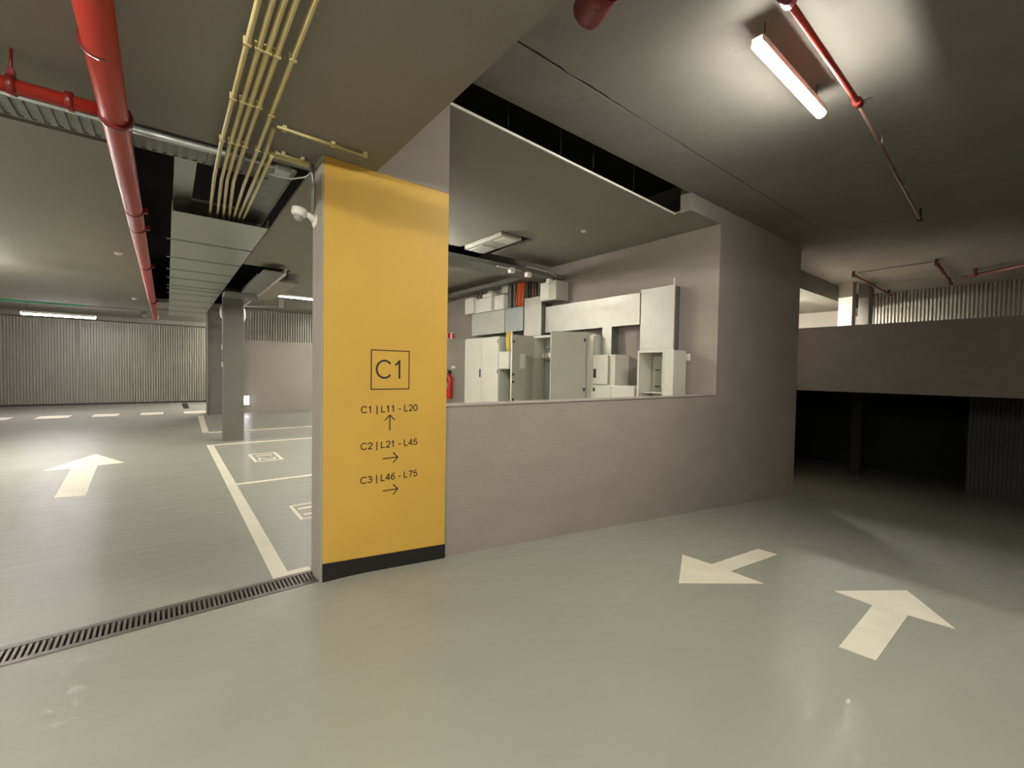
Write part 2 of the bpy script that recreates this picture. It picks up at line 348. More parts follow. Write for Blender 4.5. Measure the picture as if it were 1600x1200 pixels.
def bay_number(name, xa, xb, ya, yb, digits, label, t=.03):
    r = empty(name, (xa, ya, 0), label, 'road marking'); z = (0, .003)
    q = MB().box(xa, xa+t, ya, yb, *z).box(xb-t, xb, ya, yb, *z).box(xa+t, xb-t, ya, ya+t, *z).box(xa+t, xb-t, yb-t, yb, *z)
    q.build('frame', WHITE, r)
    hgt = (xb-xa)-4*t; bx = xa+2*t; n = len(digits); cw = (yb-ya-3*t)/n
    for i, dg in enumerate(digits):
        yl = yb-1.6*t-i*cw; D = MB()
        if dg == '1': D.box(bx, bx+hgt, yl-cw*.6, yl-cw*.4, *z)
        else:
            P = [(1, .0), (1, 1), (.55, 1), (.45, 0), (0, 0), (0, 1)]
            P = [(.75, .05), (.95, .25), (1, .5), (.9, .85), (.65, .95), (.4, .6), (.05, .02), (.0, .98)]
            Q = [(bx+u*hgt, yl-cw*(.15+.7*v)) for u, v in P]
            for (a1, b1), (a2, b2) in zip(Q, Q[1:]): D.obox((a1, b1, .0015), (a2, b2, .0015), .028, .003)
        D.build('digit', WHITE, r)
bay_number('bay_number', 1.08, 1.5, 7.9, 8.65, '12', 'white framed number 12 painted in the bay near the slim column', t=.045)
bay_number('bay_number', 1.03, 1.62, 4.63, 5.17, '11', 'white framed number 11 painted in the bay beside the pillar', t=.03)
tag(box(.45, .62, 19.3, 21.9, 0, .004).build('floor_plate', BLACK), 'dark strip on the floor between the last dash and the corrugated wall', 'floor plate')

# ------------------------------------------------------------------ linear drain
dr = empty('linear_drain', (0, 3.32, 0), 'long slotted steel drain across the lane ending at the pillar foot', 'drain')
box(-1.6, X0-.006, 3.208, 3.427, -.12, -.1).build('channel', DRAINB, dr)
MB().box(-1.6, X0-.006, 3.209, 3.247, -.1, .004).build('rail', DRAIN, dr)
MB().box(-1.6, X0-.006, 3.388, 3.426, -.1, .004).build('rail', DRAIN, dr)
src = None; x = -1.585; k = 0
while x < X0-.02:
    if src is None:
        src = box(-.0065, .0065, -.0705, .0685, -.02, .002).build('slat', DRAIN); src.parent = dr; src.location = (x, -.002, 0)
    else: share(src, 'slat', dr, (x, -.002, 0))
    x += .0252; k += 1

# ------------------------------------------------------------------ lamps
def batten(x0, x1, y, z, zc, col, L, label, along='x', y1=None, wd=.1, group=None, lip=-.08):
    """sealed strip lamp: housing on top, glowing diffuser under it, two hanging wires"""
    r = empty('strip_lamp', ((x0+x1)/2, y, z), label, 'lamp', group)
    def pt(t, dy=0, dz=0): return (t, y+dy, z+dz)
    n = 'lamp_%d_%d_%d' % (L*10, col[1]*100, col[2]*100)
    if along == 'x':
        MB().tube([pt(x0+.03, dz=.035), pt(x0+.031, dz=.035)] and [pt(x0, dz=.0), pt(x0+.015, dz=0), pt(x1-.015, dz=0), pt(x1, dz=0)], wd/2, 16, rad=[wd*.3, wd*.5, wd*.5, wd*.3]).build('diffuser', lampmat(n, col, L), r)
        box(x0+.005, x1-.005, y-wd*.52, y+wd*.52, z+wd*lip, z+wd*.6, bev=.008).build('housing', WPL, r)
        for t in (x0+.12, x1-.12): MB().tube([(t, y, z+wd*.7), (t, y, zc)], .003, 6).build('wire', BLACK, r)
    else:
        MB().tube([(x0, y, z), (x0, y+.015, z), (x0, y1-.015, z), (x0, y1, z)], wd/2, 16, rad=[wd*.3, wd*.5, wd*.5, wd*.3]).build('diffuser', lampmat(n, col, L), r)
        box(x0-wd*.52, x0+wd*.52, y-.015, y1+.015, z+wd*lip, z+wd*.6, bev=.008).build('housing', WPL, r)
        for t in (y+.12, y1-.12): MB().tube([(x0, t, z+wd*.7), (x0, t, zc)], .003, 6).build('wire', BLACK, r)
    return r
batten(3.16, 4.44, 1.37, 3.77, ZR, WARM, E_RIGHT, 'glaring strip lamp hung under the ceiling above the ramp', wd=.08)
batten(-3.2, -1.68, 18.1, 2.92, 3.3, VIOL, 44, 'strip lamp glowing in front of the corrugated wall')
batten(-3.7, -2.4, 9.7, 2.86, 3.05, WARM, E_LEFT, 'strip lamp left of the lane beyond the photo edge')
batten(1.62, 3.1, 10.55, 3.06, 4.5, WARM, 45, 'strip lamp behind the hung ceiling, partly hidden by the pillar', wd=.05, lip=-.25)
batten(2.5, 3.9, 7.35, 3.45, 4.5, WARM, E_ROOM, 'strip lamp hidden behind the pillar, lighting the cabinets')
batten(-1.7, -.7, 0, 2.8, ZL, WARM, E_BACK, 'strip lamp just left of the photographer', along='y', y1=.6, wd=.055, lip=.45)
batten(-1.4, -.1, -3.0, 2.86, ZL, WARM, 85, 'strip lamp behind the photographer')
batten(-6.6, -5.3, 1.2, 2.86, ZL, WARM, 100, 'strip lamp over the lane beside the photographer')
batten(4.3, 5.7, 14.9, 3.0, 3.46, WARM, 62, 'added unseen strip lamp behind the pillar near the bay wall', lip=-.3)  # added unseen lamp, brightens the corrugated strip above the bay wall
batten(13.68, 0, 4.48, 3.72, 3.9, WARM, E_FAR, 'bright strip lamp seen past the wall end over the upper level', along='y', y1=5.7)
batten(1.95, 3.3, 19.8, 2.9, 3.3, WARM, 120, 'added unseen strip lamp behind the corrugated strip over the bay wall')  # added out of sight to lift the right end of the back wall
batten(12.2, 13.5, 5.35, 3.45, 3.9, WARM, E_FAR, 'added unseen strip lamp of the upper level behind the wall')  # added unseen lamp to brighten the sheets beyond the parapet

# ------------------------------------------------------------------ red sprinkler pipes
rp_ = empty('sprinkler_main', (-.21, 2, 2.77), 'thick red sprinkler main running away under the ceiling at the left', 'pipe')
MB().tube([(-.19, 1.0, 2.76), (-.205, 3.1, 2.765), (-.235, 15.2, 2.78)], .057, 24).build('pipe', REDP, rp_)
for y, r, L in ((1.86, .084, .12), (3.06, .07, .05)):
    MB().tube([(-.2, y-L, 2.763), (-.2, y-L*.8, 2.763), (-.2, y-.01, 2.763), (-.2, y+.01, 2.763)], r, 20, rad=[r*.92, r, r, r*.9]).build('coupling', REDD, rp_)
for sx in (-1, 1): box(-.2+sx*.082, -.2+sx*.108, 1.78, 1.85, 2.74, 2.79, bev=.006).build('coupling_bolt', REDD, rp_)
for y in (2.4, 4.73, 5.29, 7.26, 11.06):
    q = MB().tube([(-.207, y-.01, 2.767), (-.207, y+.01, 2.767)], .063, 20)
    if y < 3: q.tube([(-.205, y, 2.8), (-.205, y, ZL+.005)], .006, 8)
    else: q.box(-.147, -.12, y-.02, y+.02, 2.75, 2.79)
    q.build('hanger', REDD, rp_)
br = empty('sprinkler_branch', (-.3, 3.07, 2.79), 'red branch pipe joining the thick main from the left', 'pipe')
MB().tube([(-4, 3.12, 2.79), (-.25, 3.06, 2.785)], .033, 18).build('pipe', REDP, br)
for x in (-.37, -.56): MB().tube([(x-.015, 3.065, 2.787), (x+.015, 3.065, 2.787)], .045, 18).build('coupling', REDD, br)
MB().box(-.575, -.55, 3.05, 3.09, 2.82, 2.86).tube([(-.562, 3.07, 2.84), (-.562, 3.07, ZL+.005)], .006, 8).build('hanger', REDD, br)

e = empty('pipe_end', (2.1, 1.7, 3.7), 'dark red capped pipe fitting hanging at the top edge above the wall', 'pipe')
MB().tube([(1.86, .6, 3.64), (1.86, 1.5, 3.64), (1.88, 1.62, 3.64), (1.92, 1.70, 3.64)], .1, 20).build('pipe', REDD, e)
MB().tube([(1.88, 1.6, 3.64), (1.91, 1.68, 3.64), (1.96, 1.8, 3.64), (1.97, 1.83, 3.64)], .1, 20, rad=[.12, .1, .098, .094]).build('cap', REDD, e)
MB().tube([(1.9, 1.3, 3.66), (1.9, 1.36, 3.66)], .12, 20).build('flange', REDD, e)
for sx in (-.13, .13): MB().tube([(1.9+sx, 1.28, 3.66), (1.9+sx, 1.4, 3.66)], .018, 8).build('bolt', GALV, e)
box(1.88, 1.92, 1.0, 1.04, 3.74, ZR+.005).build('hanger', REDD, e)

s_ = empty('sprinkler_pipe', (3, 1.13, 3.8), 'thin red sprinkler pipe on the ceiling beside the glaring lamp', 'pipe')
MB().tube([(2.98, 1.12, 3.8), (4.52, 1.14, 3.8)], .021, 14).build('pipe', REDP, s_); MB().tube([(4.5, 1.14, 3.8), (8.55, 1.36, 3.8)], .014, 12).build('thin_pipe', mat('dull_pipe', (120, 96, 86), .4, metal=.3), s_)
MB().tube([(2.9, 1.12, 3.8), (3.02, 1.12, 3.8)], .04, 14).build('coupling', REDD, s_)
MB().tube([(2.94, 1.12, 3.8), (2.94, 1.12, ZR+.005)], .015, 10).build('riser', REDD, s_)
MB().tube([(4.5, 1.14, 3.8), (4.58, 1.14, 3.8)], .034, 14).build('coupling', REDD, s_)
MB().tube([(4.56, 1.12, 3.8), (4.56, 1.05, 3.8)], .014, 10).build('sprinkler_head', GALV, s_)
MB().tube([(8.52, 1.36, 3.8), (8.58, 1.36, 3.8)], .03, 14).build('coupling', BPL, s_)
MB().tube([(8.55, 1.36, 3.8), (8.55, 1.36, ZR+.005)], .012, 10).build('riser', BPL, s_)
for x in (5.6, 7.1): MB().tube([(x, 1.14+(x-4.5)*.054, 3.8), (x, 1.14+(x-4.5)*.054, ZR+.005)], .006, 8).build('hanger', GALV, s_)

def rpipe(pts, r, label, risers=()):
    q = empty('sprinkler_pipe', pts[0], label, 'pipe')
    MB().tube(pts, r, 10).build('pipe', BROWN, q)
    for (x, y, z) in risers: MB().tube([(x, y, z-.06), (x, y, ZR+.005)], .03, 10).build('riser', BROWN, q)
rpipe([(12.47, 3.1, 3.88), (16.2, 3.12, 3.86)], .03, 'red ceiling pipe above the parapet nearest the beam', [(12.5, 3.1, 3.88), (15.9, 3.12, 3.86)])
rpipe([(12.4, 1.7, 3.88), (15.2, 1.8, 3.86)], .035, 'red ceiling pipe above the parapet in front of the corrugated sheets', [(12.43, 1.7, 3.88), (14.9, 1.8, 3.86)])
rpipe([(14.3, 1.5, 3.84), (13.4, .2, 3.84), (12.6, -1.0, 3.84)], .03, 'red ceiling pipe running off the right edge above the parapet', [(14.1, 1.3, 3.84)])
MBt = MB().tube([(12.5, 3.0, 3.92), (12.42, 1.75, 3.92)], .012, 8)
tag(MBt.build('cable', COLM), 'thin grey cable on the ceiling between two far red pipes', 'cable')
# ------------------------------------------------------------------ cream conduits
def conduit(pts, label, r=.0115, group='cream conduits clipped under the low ceiling', clips=()):
    q = empty('conduit', pts[0], label, 'conduit', group)
    MB().tube(pts, r, 10).build('tube', COND, q)
    for y in clips:
        for a, b in zip(pts, pts[1:]):
            if a[1] <= y <= b[1]:
                t = (y-a[1])/(b[1]-a[1]); x = a[0]+(b[0]-a[0])*t; z = a[2]+(b[2]-a[2])*t
                MB().box(x-.016, x+.016, y-.007, y+.007, z-.014, z+.02).build('clip', COND, q)
XS = [(.285, .27), (.325, .315), (.36, .35), (.39, .39)]
lab = ['leftmost of the four cream conduits in the bundle', 'second from the left of the cream conduit bundle', 'third from the left of the cream conduit bundle', 'rightmost of the four cream conduits in the bundle']
for i, (a, b) in enumerate(XS):
    e_ = [.34, .40, .45, .50][i]
    conduit([(a, .5, ZL-.06), (b, 3.3, ZL-.06), (b+.01, 3.95, ZL-.05), (e_, 5.3, 3.03), (e_+.05, 5.9, 3.06)], lab[i], clips=(1.2, 2.22, 2.71, 3.24))
conduit([(.435, .5, ZL-.06), (.46, 3.3, ZL-.06), (.47, 3.95, ZL-.05), (.54, 5.3, 3.03), (.58, 5.9, 3.06)], 'single cream conduit set apart right of the bundle', clips=(1.2, 2.2, 2.75, 3.24))
conduit([(.50, 2.96, ZL-.04), (.51, 3.3, ZL-.06), (.52, 3.95, ZL-.05), (.58, 5.3, 3.03), (.62, 5.9, 3.06)], 'short cream conduit starting beside the single one', clips=(3.24,))
conduit([(.545, 3.25, ZL-.06), (.56, 3.95, ZL-.05), (.62, 5.3, 3.03), (.66, 5.9, 3.06)], 'shortest cream conduit, rightmost over the tray', clips=(3.27,))
q = empty('conduit', (.5, 2.96, 2.93), 'thin cream conduit crossing the ceiling toward the pillar', 'conduit')
MB().tube([(.52, 2.95, 2.935), (1.06, 2.96, 2.935)], .009, 10).build('tube', COND, q)
for x in (.56, .84, 1.05): box(x-.012, x+.012, 2.945, 2.97, 2.925, ZL).build('clip', COND, q)
q = empty('conduit', (.57, 3.32, 2.92), 'thick short cream conduit ending over the pillar camera', 'conduit')
MB().tube([(.575, 3.32, 2.925), (.60, 3.32, 2.925), (.76, 3.33, 2.925), (.785, 3.33, 2.925)], .024, 14, rad=[.026, .021, .021, .026]).build('tube', COND, q)
for x in (.62, .74): box(x-.01, x+.01, 3.3, 3.35, 2.92, ZL).build('clip', COND, q)
tag(MB().tube([(.57, 3.5, 2.86), (.64, 3.47, 2.845), (.7, 3.42, 2.835), (.77, 3.37, 2.85), (.81, 3.35, 2.89), (.822, 3.35, 2.8), (.822, 3.35, 2.63)], .006, 8).build('cable', GALV),
    'grey cable looping under the ceiling down to the camera', 'cable')
tag(MB().tube([(.822, 3.385, ZL), (.822, 3.385, 2.62)], .009, 8).build('conduit', GALV), 'thin grey conduit down the side of the pillar', 'conduit')

# ------------------------------------------------------------------ security camera
sc = empty('security_camera', (.83, 3.33, 2.56), 'white dome security camera bracketed on the side of the yellow pillar', 'camera')
MB().tube([(.834, 3.33, 2.5), (.834, 3.33, 2.5)] and [(.833, 3.33, 2.545), (.826, 3.33, 2.545), (.816, 3.33, 2.548)], .05, 18, rad=[.05, .05, .028]).build('wall_plate', WPL, sc)
MB().tube([(.822, 3.33, 2.55), (.79, 3.33, 2.575), (.755, 3.33, 2.585), (.73, 3.33, 2.58)], .02, 14, rad=[.026, .02, .02, .028]).build('arm', WPL, sc)
MB().tube([(.728, 3.33, 2.612), (.727, 3.33, 2.606), (.722, 3.33, 2.575), (.72, 3.33, 2.56), (.718, 3.33, 2.555)], .05, 20, rad=[.04, .05, .05, .043, .03]).build('body', WPL, sc)
dm = MB(); bmesh.ops.create_uvsphere(dm.bm, u_segments=16, v_segments=10, radius=.033)
for v in dm.bm.verts: v.co += Vector((.722, 3.33, 2.553))
for f in dm.bm.faces: f.smooth = True
dm.build('dome', mat('smoked_dome', (150, 148, 145), .15, noise=0), sc)

# ------------------------------------------------------------------ cable trays
ct = empty('cable_tray', (-2, 3.72, 2.96), 'perforated galvanised cable tray crossing under the left slab edge', 'cable tray')
b = MB(); x = -5.0
b.box(-5, .62, 3.6, 3.87, 2.962, 2.97)
while x < .6:
    b.box(x, x+.03, 3.615, 3.86, 2.95, 2.962); x += .055
b.build('perforated_base', GALVD, ct)
box(-5, .62, 3.585, 3.60, 2.945, 3.01).build('side_rail', GALV, ct)
box(-5, .62, 3.87, 3.88, 2.955, 3.01).build('side_rail', GALVD, ct)
box(.62, .72, 3.56, 3.7, 2.93, 2.98, bev=.005).build('end_plate', GALV, ct)
tag(MB().tube([(-.16, 3.54, 2.93), (.05, 3.545, 2.93), (.3, 3.54, 2.932), (.42, 3.54, 2.93)], .022, 10).build('cable_bundle', GALV), 'pale wrapped cable bundle along the near edge of the tray', 'cable')
ct2 = empty('cable_tray', (.4, 4, 3.1), 'open galvanised ladder tray above the cream conduits', 'cable tray')
MB().box(.055, .19, 3.88, 9, 3.10, 3.11).box(.05, .058, 3.88, 9, 3.09, 3.17).build('left_strip', GALV, ct2)
MB().box(.6, .82, 3.88, 5.6, 3.09, 3.10).box(.82, .828, 3.88, 9, 3.08, 3.16).build('right_strip', GALVD, ct2)
for y in (5.25, 6.2): box(.058, .82, y, y+.03, 3.1, 3.12).build('rung', GALVD, ct2)
tag(MB().tube([(-.9, 5.2, 3.5), (.0, 5.25, 3.5), (.8, 5.3, 3.5)], .02, 10).tube([(.4, 5.27, 3.5), (.4, 5.27, 4.5)], .006, 6).build('sprinkler_pipe', REDD), 'thin red pipe in the dark opening above the tray', 'pipe')
ct3 = empty('covered_tray', (.43, 5.2, 2.95), 'wide galvanised tray closed with flat cover sheets below the hung ceiling', 'cable tray')
ys = [5.2, 6.36, 7.4, 8.3, 9.1, 9.95, 10.35, 11.0, 12.1, 13.3, 14.5, 15.9]
for a, b_ in zip(ys, ys[1:]):
    x1 = .83 if a < 10.3 else .83
    box(.045, .83, a+.02, b_-.02, 2.95, 2.956).build('cover_sheet', GALV, ct3)
    if a > 5.3: box(-.0, .835, a-.022, a+.022, 2.944, 2.95).build('strap', GALVD, ct3)
MB().box(.04, .045, 5.2, 15.9, 2.95, 3.04).build('side_rail', GALV, ct3)
MB().box(.83, .835, 5.2, 15.9, 2.95, 3.04).build('side_rail', GALV, ct3)
ct4 = empty('cable_tray', (1.25, 8, 2.9), 'grey cable tray rising from the slim column past the pale lamp', 'cable tray')
box(.86, 1.42, 9.95, 10.35, 2.86, 2.95, bev=.006).build('cross_tray', GALVD, ct4)
MB().box(1.12, 1.40, 7.35, 15.8, 2.93, 2.945).build('tray_base', GALVD, ct4)
MB().box(1.40, 1.42, 7.3, 15.8, 2.90, 2.99).build('side_rail', ZINC, ct4)
MB().box(1.42, 1.72, 7.95, 10.3, 2.90, 2.94).build('duct', WALLL, ct4)
tag(MB().tube([(1.55, 9.0, 3.0), (1.58, 8.2, 3.01), (1.55, 7.9, 3.02)], .012, 8).build('cable', BLACK), 'black cable end beside the pale tray rail', 'cable')
q = empty('conduit', (1.3, 10.9, 2.7), 'thin pale conduit arm reaching right from the slim column', 'conduit')
MB().tube([(1.22, 10.8, 2.78), (2.29, 12.5, 3.06), (3.67, 12.55, 3.03)], .012, 8).build('tube', CEIL, q)
box(2.23, 2.35, 12.45, 12.55, 3.02, 3.46).build('joint_box', CEIL, q)
# devices on the slim column
for (x, y, z, rx, rzz, lb) in ((.87, 10.62, 2.62, .02, .1, 'white oval bulkhead lamp on the left side of the slim column'), (1.25, 10.6, 2.58, .02, .08, 'white oval bulkhead lamp on the right side of the slim column')):
    q = MB(); bmesh.ops.create_uvsphere(q.bm, u_segments=16, v_segments=10, radius=1)
    for v in q.bm.verts: v.co = Vector((x+v.co.x*.035, y+v.co.y*.07, z+v.co.z*.14))
    for f in q.bm.faces: f.smooth = True
    tag(q.build('bulkhead_lamp', WPL), lb, 'lamp')
for z, lb in ((1.9, 'small white switch on the slim column, the upper one'), (1.55, 'small grey switch on the slim column, the lower one')):
    tag(box(.865, .89, 10.55, 10.63, z-.05, z+.05, bev=.006).build('switch', WPL), lb, 'switch')
tag(MB().tube([(.878, 10.5, 3.05), (.878, 10.5, 1.6)], .01, 8).build('conduit', GALV), 'thin conduit down the left side of the slim column', 'conduit')
tag(MB().tube([(.96, 16.4, 3.2), (.95, 16.4, 3.18), (.97, 16.4, 3.1), (.97, 16.4, .05)], .03, 10).build('downpipe', WALLL), 'pale downpipe at the left edge of the wider column', 'pipe')
q = empty('floor_lamp', (2.05, 16.97, .38), 'small glowing white bulkhead low on the wall right of the slim column', 'lamp')
MB().box(1.99, 2.17, 16.94, 17.0, .22, .56, bev=.025).build('housing', WPL, q)
MB().box(2.01, 2.15, 16.92, 16.94, .25, .53, bev=.008).build('diffuser', lampmat('low_lamp', (1, .95, 1), 3), q)
# small ceiling dots
for x, y, z, lb in ((-.52, 8.15, 3.05, 'small pale sprinkler rose on the left hung ceiling, the nearer one'), (-.59, 13.4, 3.05, 'small pale sprinkler rose on the left hung ceiling, the farther one'),
                    (5.12, 4.73, ZF, 'small pale sprinkler rose on the ceiling above the cabinets, near the opening')):
    tag(MB().tube([(x, y, z), (x, y, z-.015), (x, y, z-.03)], .05, 14, rad=[.05, .045, .02]).build('ceiling_rose', WPL), lb, 'sprinkler')
# green pipe before the corrugated wall
g = MB().tube([(-6.5, 16.4, 3.12), (-1.75, 16.4, 3.12)], .07, 12); tag(g.build('drain_pipe', GREEN), 'green pipe above the far strip lamp', 'pipe')
tag(MB().tube([(-1.75, 16.4, 3.12), (.9, 16.4, 3.12)], .06, 12).build('drain_pipe', WALLL), 'pale pipe continuing right of the green one', 'pipe')
q = tag(box(-.62, -.5, 17.9, 18.0, 3.02, 3.3).build('junction_box', GALVD), 'small grey box hanging right of the far strip lamp', 'box')

# ------------------------------------------------------------------ electrical room: cabinets on the wall X = 6.4
XW = 6.4
def cab(name, y0, y1, z0, z1, xf, label, M=CAB, cat='cabinet'):
    r = empty(name, (xf+.2, (y0+y1)/2, max(z0, 0)), label, cat)
    box(xf+.02, XW, y0, y1, z0, z1, bev=.006).build('body', M, r); return r
A = cab('switch_cabinet', 8.11, 9.56, 0, 2.32, 6.0, 'tall cream double-door electrical cabinet, leftmost beside the extinguisher')
box(6.0, 6.02, 8.79+.004, 9.55, .06, 2.30, bev=.004).build('door', CAB, A)
d = box(6.0, 6.02, 8.12, 8.79-.004, .06, 2.30, bev=.004).build('door', CAB, A)
box(5.985, 6.0, 8.83, 8.87, 1.36, 1.56, bev=.004).build('handle', BPL, A)
for z in (.5, 1.5, 2.2): box(5.992, 6.0, 8.125, 8.145, z-.04, z+.04).build('hinge', BPL, A)
# open cabinet with two door leaves
B = empty('switch_cabinet', (6.2, 6.16, 0), 'tall grey electrical cabinet standing open with both doors swung out', 'cabinet')
b = MB().box(6.36, XW, 5.44, 6.9, 0, 2.25).box(6.0, 6.36, 6.86, 6.9, 0, 2.25).box(6.0, 6.36, 5.44, 5.48, 0, 2.25).box(6.0, 6.36, 5.48, 6.86, 2.21, 2.25).box(6.0, 6.36, 5.48, 6.86, 0, .1)
b.build('body', CAB, B)
box(6.3, 6.34, 5.5, 6.84, .15, 2.18).build('mounting_plate', CABI, B)
for z in (2.02, 1.86, 1.74): box(6.24, 6.3, 5.55, 6.8, z-.02, z+.02).build('terminal_rail', GALVD, B)
for y in [5.6+.09*i for i in range(14)]: box(6.2, 6.26, y, y+.06, 1.8, 1.9, bev=.004).build('breaker', WPL, B)
box(6.16, 6.3, 6.3, 6.55, 1.1, 1.32, bev=.006).build('meter', BPL, B)
box(6.12, 6.3, 6.55, 6.7, .74, .86, bev=.006).build('meter', BPL, B)
def leaf(hx, hy, ex, ey, z0, z1, nm):
    q = MB(); q.obox((hx, hy, (z0+z1)/2), (ex, ey, (z0+z1)/2), .03, z1-z0); return q.build('door', nm, B)
l1 = leaf(6.0, 6.9, 5.35, 6.79, .1, 2.24, CABG); l2 = leaf(6.0, 5.44, 5.36, 5.68, .1, 2.24, CABG)
for z in (2.1, 1.3, 1.45, .95): box(5.36, 5.385, 6.745, 6.775, z-.02, z+.02).build('lock', BPL, l1)
box(5.6, 5.78, 6.8, 6.815, 1.55, 1.85).build('paper_sheet', WPL, l1) if False else MB().obox((5.58, 6.812, 1.72), (5.74, 6.839, 1.72), .004, .3).build('paper_sheet', WPL, l1)
for z in (2.1, 1.2): box(5.96, 5.985, 5.42, 5.435, z-.03, z+.03).build('hinge', BPL, l2)
NC = cab('switch_cabinet', 5.26, 5.43, 0, 2.2, 6.04, 'narrow cream cabinet directly right of the open cabinet')
box(6.02, 6.04, 5.27, 5.42, .06, 2.17, bev=.003).build('door', CAB, NC)
# recessed plate and small box left of the open cabinet
pn = tag(box(6.3, XW, 7.0, 8.08, 0, 2.3).build('backing_panel', GALVD), 'grey steel panel between the two tall cabinets', 'panel')
jb = empty('junction_box', (6.0, 7.97, 1.55), 'small pale box with a closed lid between the tall cabinets', 'box')
box(6.02, 6.3, 7.71, 8.10, 1.56, 1.96, bev=.006).build('body', CABI, jb); box(6.0, 6.02, 7.72, 8.09, 1.57, 1.95, bev=.005).build('lid', CAB, jb)
for i in range(4):
    y = 7.93-.05*i
    tag(MB().tube([(6.1, y, 2.42), (6.09, y+.02*math.sin(i), 2.2), (6.1, 7.9-.03*i, 1.96)], .014, 8).build('cable', YCAB), 'yellow cable dropping from the cover into the small pale box', 'cable', 'yellow cables above the small pale box')
tag(MB().tube([(6.05, 7.68, 2.4), (6.05, 7.68, .0)], .02, 8).build('conduit', WPL), 'white conduit running down beside the small pale box', 'conduit')
# small cabinet over low double cabinet
D = cab('wall_cabinet', 4.77, 5.25, 1.30, 1.83, 6.0, 'small cream cabinet with a black handle standing on the low one')
box(5.98, 6.0, 4.9, 5.24, 1.31, 1.82, bev=.004).build('door', CAB, D); box(5.965, 5.98, 5.16, 5.21, 1.42, 1.58, bev=.005).build('handle', BPL, D)
E_ = cab('low_cabinet', 4.31, 5.25, 0, 1.30, 5.98, 'low cream double-door cabinet under the small one')
for a, b_ in ((4.8+.003, 5.24), (4.33, 4.8-.003)): box(5.96, 5.98, a, b_, .06, 1.28, bev=.004).build('door', CAB, E_)
box(5.95, 5.96, 5.16, 5.2, 1.18, 1.24).build('lock', BPL, E_)
# open frame cabinet right
F = empty('open_cabinet', (6.1, 4.0, 0), 'pale cabinet without doors under the tall zinc duct', 'cabinet')
b = MB().box(5.95, 6.36, 4.24, 4.27, 0, 1.87).box(5.95, 6.36, 3.79, 3.82, 0, 1.87).box(5.95, 6.36, 3.82, 4.24, 1.84, 1.87).box(6.36, XW, 3.79, 4.27, 0, 1.87)
b.build('body', CAB, F); box(5.95, 6.3, 3.63, 3.788, 0, 1.87, bev=.004).build('side_channel', CAB, F)
box(6.3, 6.34, 3.84, 4.22, .1, 1.8).build('mounting_plate', CABG, F)
for z in (1.22, .8): box(6.0, 6.3, 3.83, 4.23, z-.02, z).build('shelf', CAB, F)
for y in (3.95, 4.12):
    for z in (1.57, 1.3): box(6.28, 6.3, y-.04, y+.04, z-.008, z+.008).build('slot', BPL, F)
# zinc ducts
def duct(y0, y1, z0, z1, xf, label, M=ZINC):
    r = empty('cable_duct', (xf, (y0+y1)/2, z0), label, 'duct')
    box(xf+.004, XW, y0+.004, y1-.004, z0+.004, z1-.004).build('body', GALVD, r); box(xf, xf+.004, y0, y1, z0, z1).build('cover', M, r); return r
duct(8.03, 9.4, 2.40, 2.94, 6.1, 'zinc duct over the leftmost tall cabinet')
duct(7.36, 8.01, 2.41, 2.94, 6.1, 'matt zinc duct section left of the upright cover', GALV)
duct(6.77, 7.32, 2.27, 3.09, 6.1, 'upright zinc cover above the open cabinet')
duct(4.43, 6.76, 2.33, 2.86, 6.2, 'long horizontal bright zinc duct over the cabinets')
duct(3.82, 4.41, 1.88, 2.9, 6.2, 'wide upright zinc duct at the right above the open pale cabinet')
duct(5.01, 5.22, 1.83, 2.33, 6.2, 'narrow zinc duct dropping to the small cabinet')
tag(MB().box(6.19, 6.22, 3.79, 3.815, 1.88, 3.0).build('cover_strip', ZINC), 'thin bright metal strip along the right side of the wide duct', 'trim')
# boxes up left
for (a, b_, z0, z1, xf, lb) in ((9.37, 9.74, 2.97, 3.37, 6.1, 'white square box high on the wall, leftmost of three'), (8.56, 9.25, 2.95, 3.3, 6.1, 'white wide box high on the wall, middle of three'), (8.07, 8.45, 2.95, 3.29, 6.1, 'white square box high on the wall, rightmost of three'),
                                (8.75, 8.95, 3.33, 3.6, 6.25, 'grey square box behind the middle white box'), (8.05, 8.3, 3.33, 3.55, 6.2, 'grey box above the rightmost white box')):
    r = empty('wall_box', (xf, (a+b_)/2, z0), lb, 'box'); M_ = WPL if 'white' in lb[:6] else CABG
    box(xf+.02, XW, a, b_, z0, z1, bev=.004).build('body', M_, r); box(xf, xf+.02, a+.004, b_-.004, z0+.004, z1-.004, bev=.004).build('lid', M_, r)
    if a > 9: box(xf+.1, XW, a-.0, a+.001, z0, z1)
tag(box(6.1, 6.3, 8.56, 8.94, 3.3, 3.38).build('wall_box', WPL), 'white stepped top piece on the middle white box', 'box')
for i, y in enumerate((9.15, 9.3)):
    tag(MB().tube([(6.25, y, 3.3), (6.2, y+.02, 3.38), (6.22, y, 3.43), (6.24, y, 3.47)], .015, 8).build('cable', BPL), 'black cable looping above the middle white box', 'cable', 'black cable loops above the white boxes')
BX = empty('wall_box', (6.0, 6.55, 3.0), 'grey metal box with a pale square plate below the ceiling slot', 'box')
box(6.06, XW, 6.3, 6.78, 2.96, 3.34, bev=.005).build('body', CABG, BX); box(6.05, 6.06, 6.5, 6.75, 2.99, 3.31, bev=.003).build('plate', WPL, BX)
for y in (7.8, 7.95, 8.02):
    tag(box(6.22, 6.34, y, y+.06, 2.94, 3.48).build('cable_riser', GALVD), 'grey upright cable riser above the matt duct, ' + {7.8: 'beside the orange cables', 7.95: 'middle of three', 8.02: 'beside the white boxes'}[y], 'duct', 'upright risers above the matt duct')
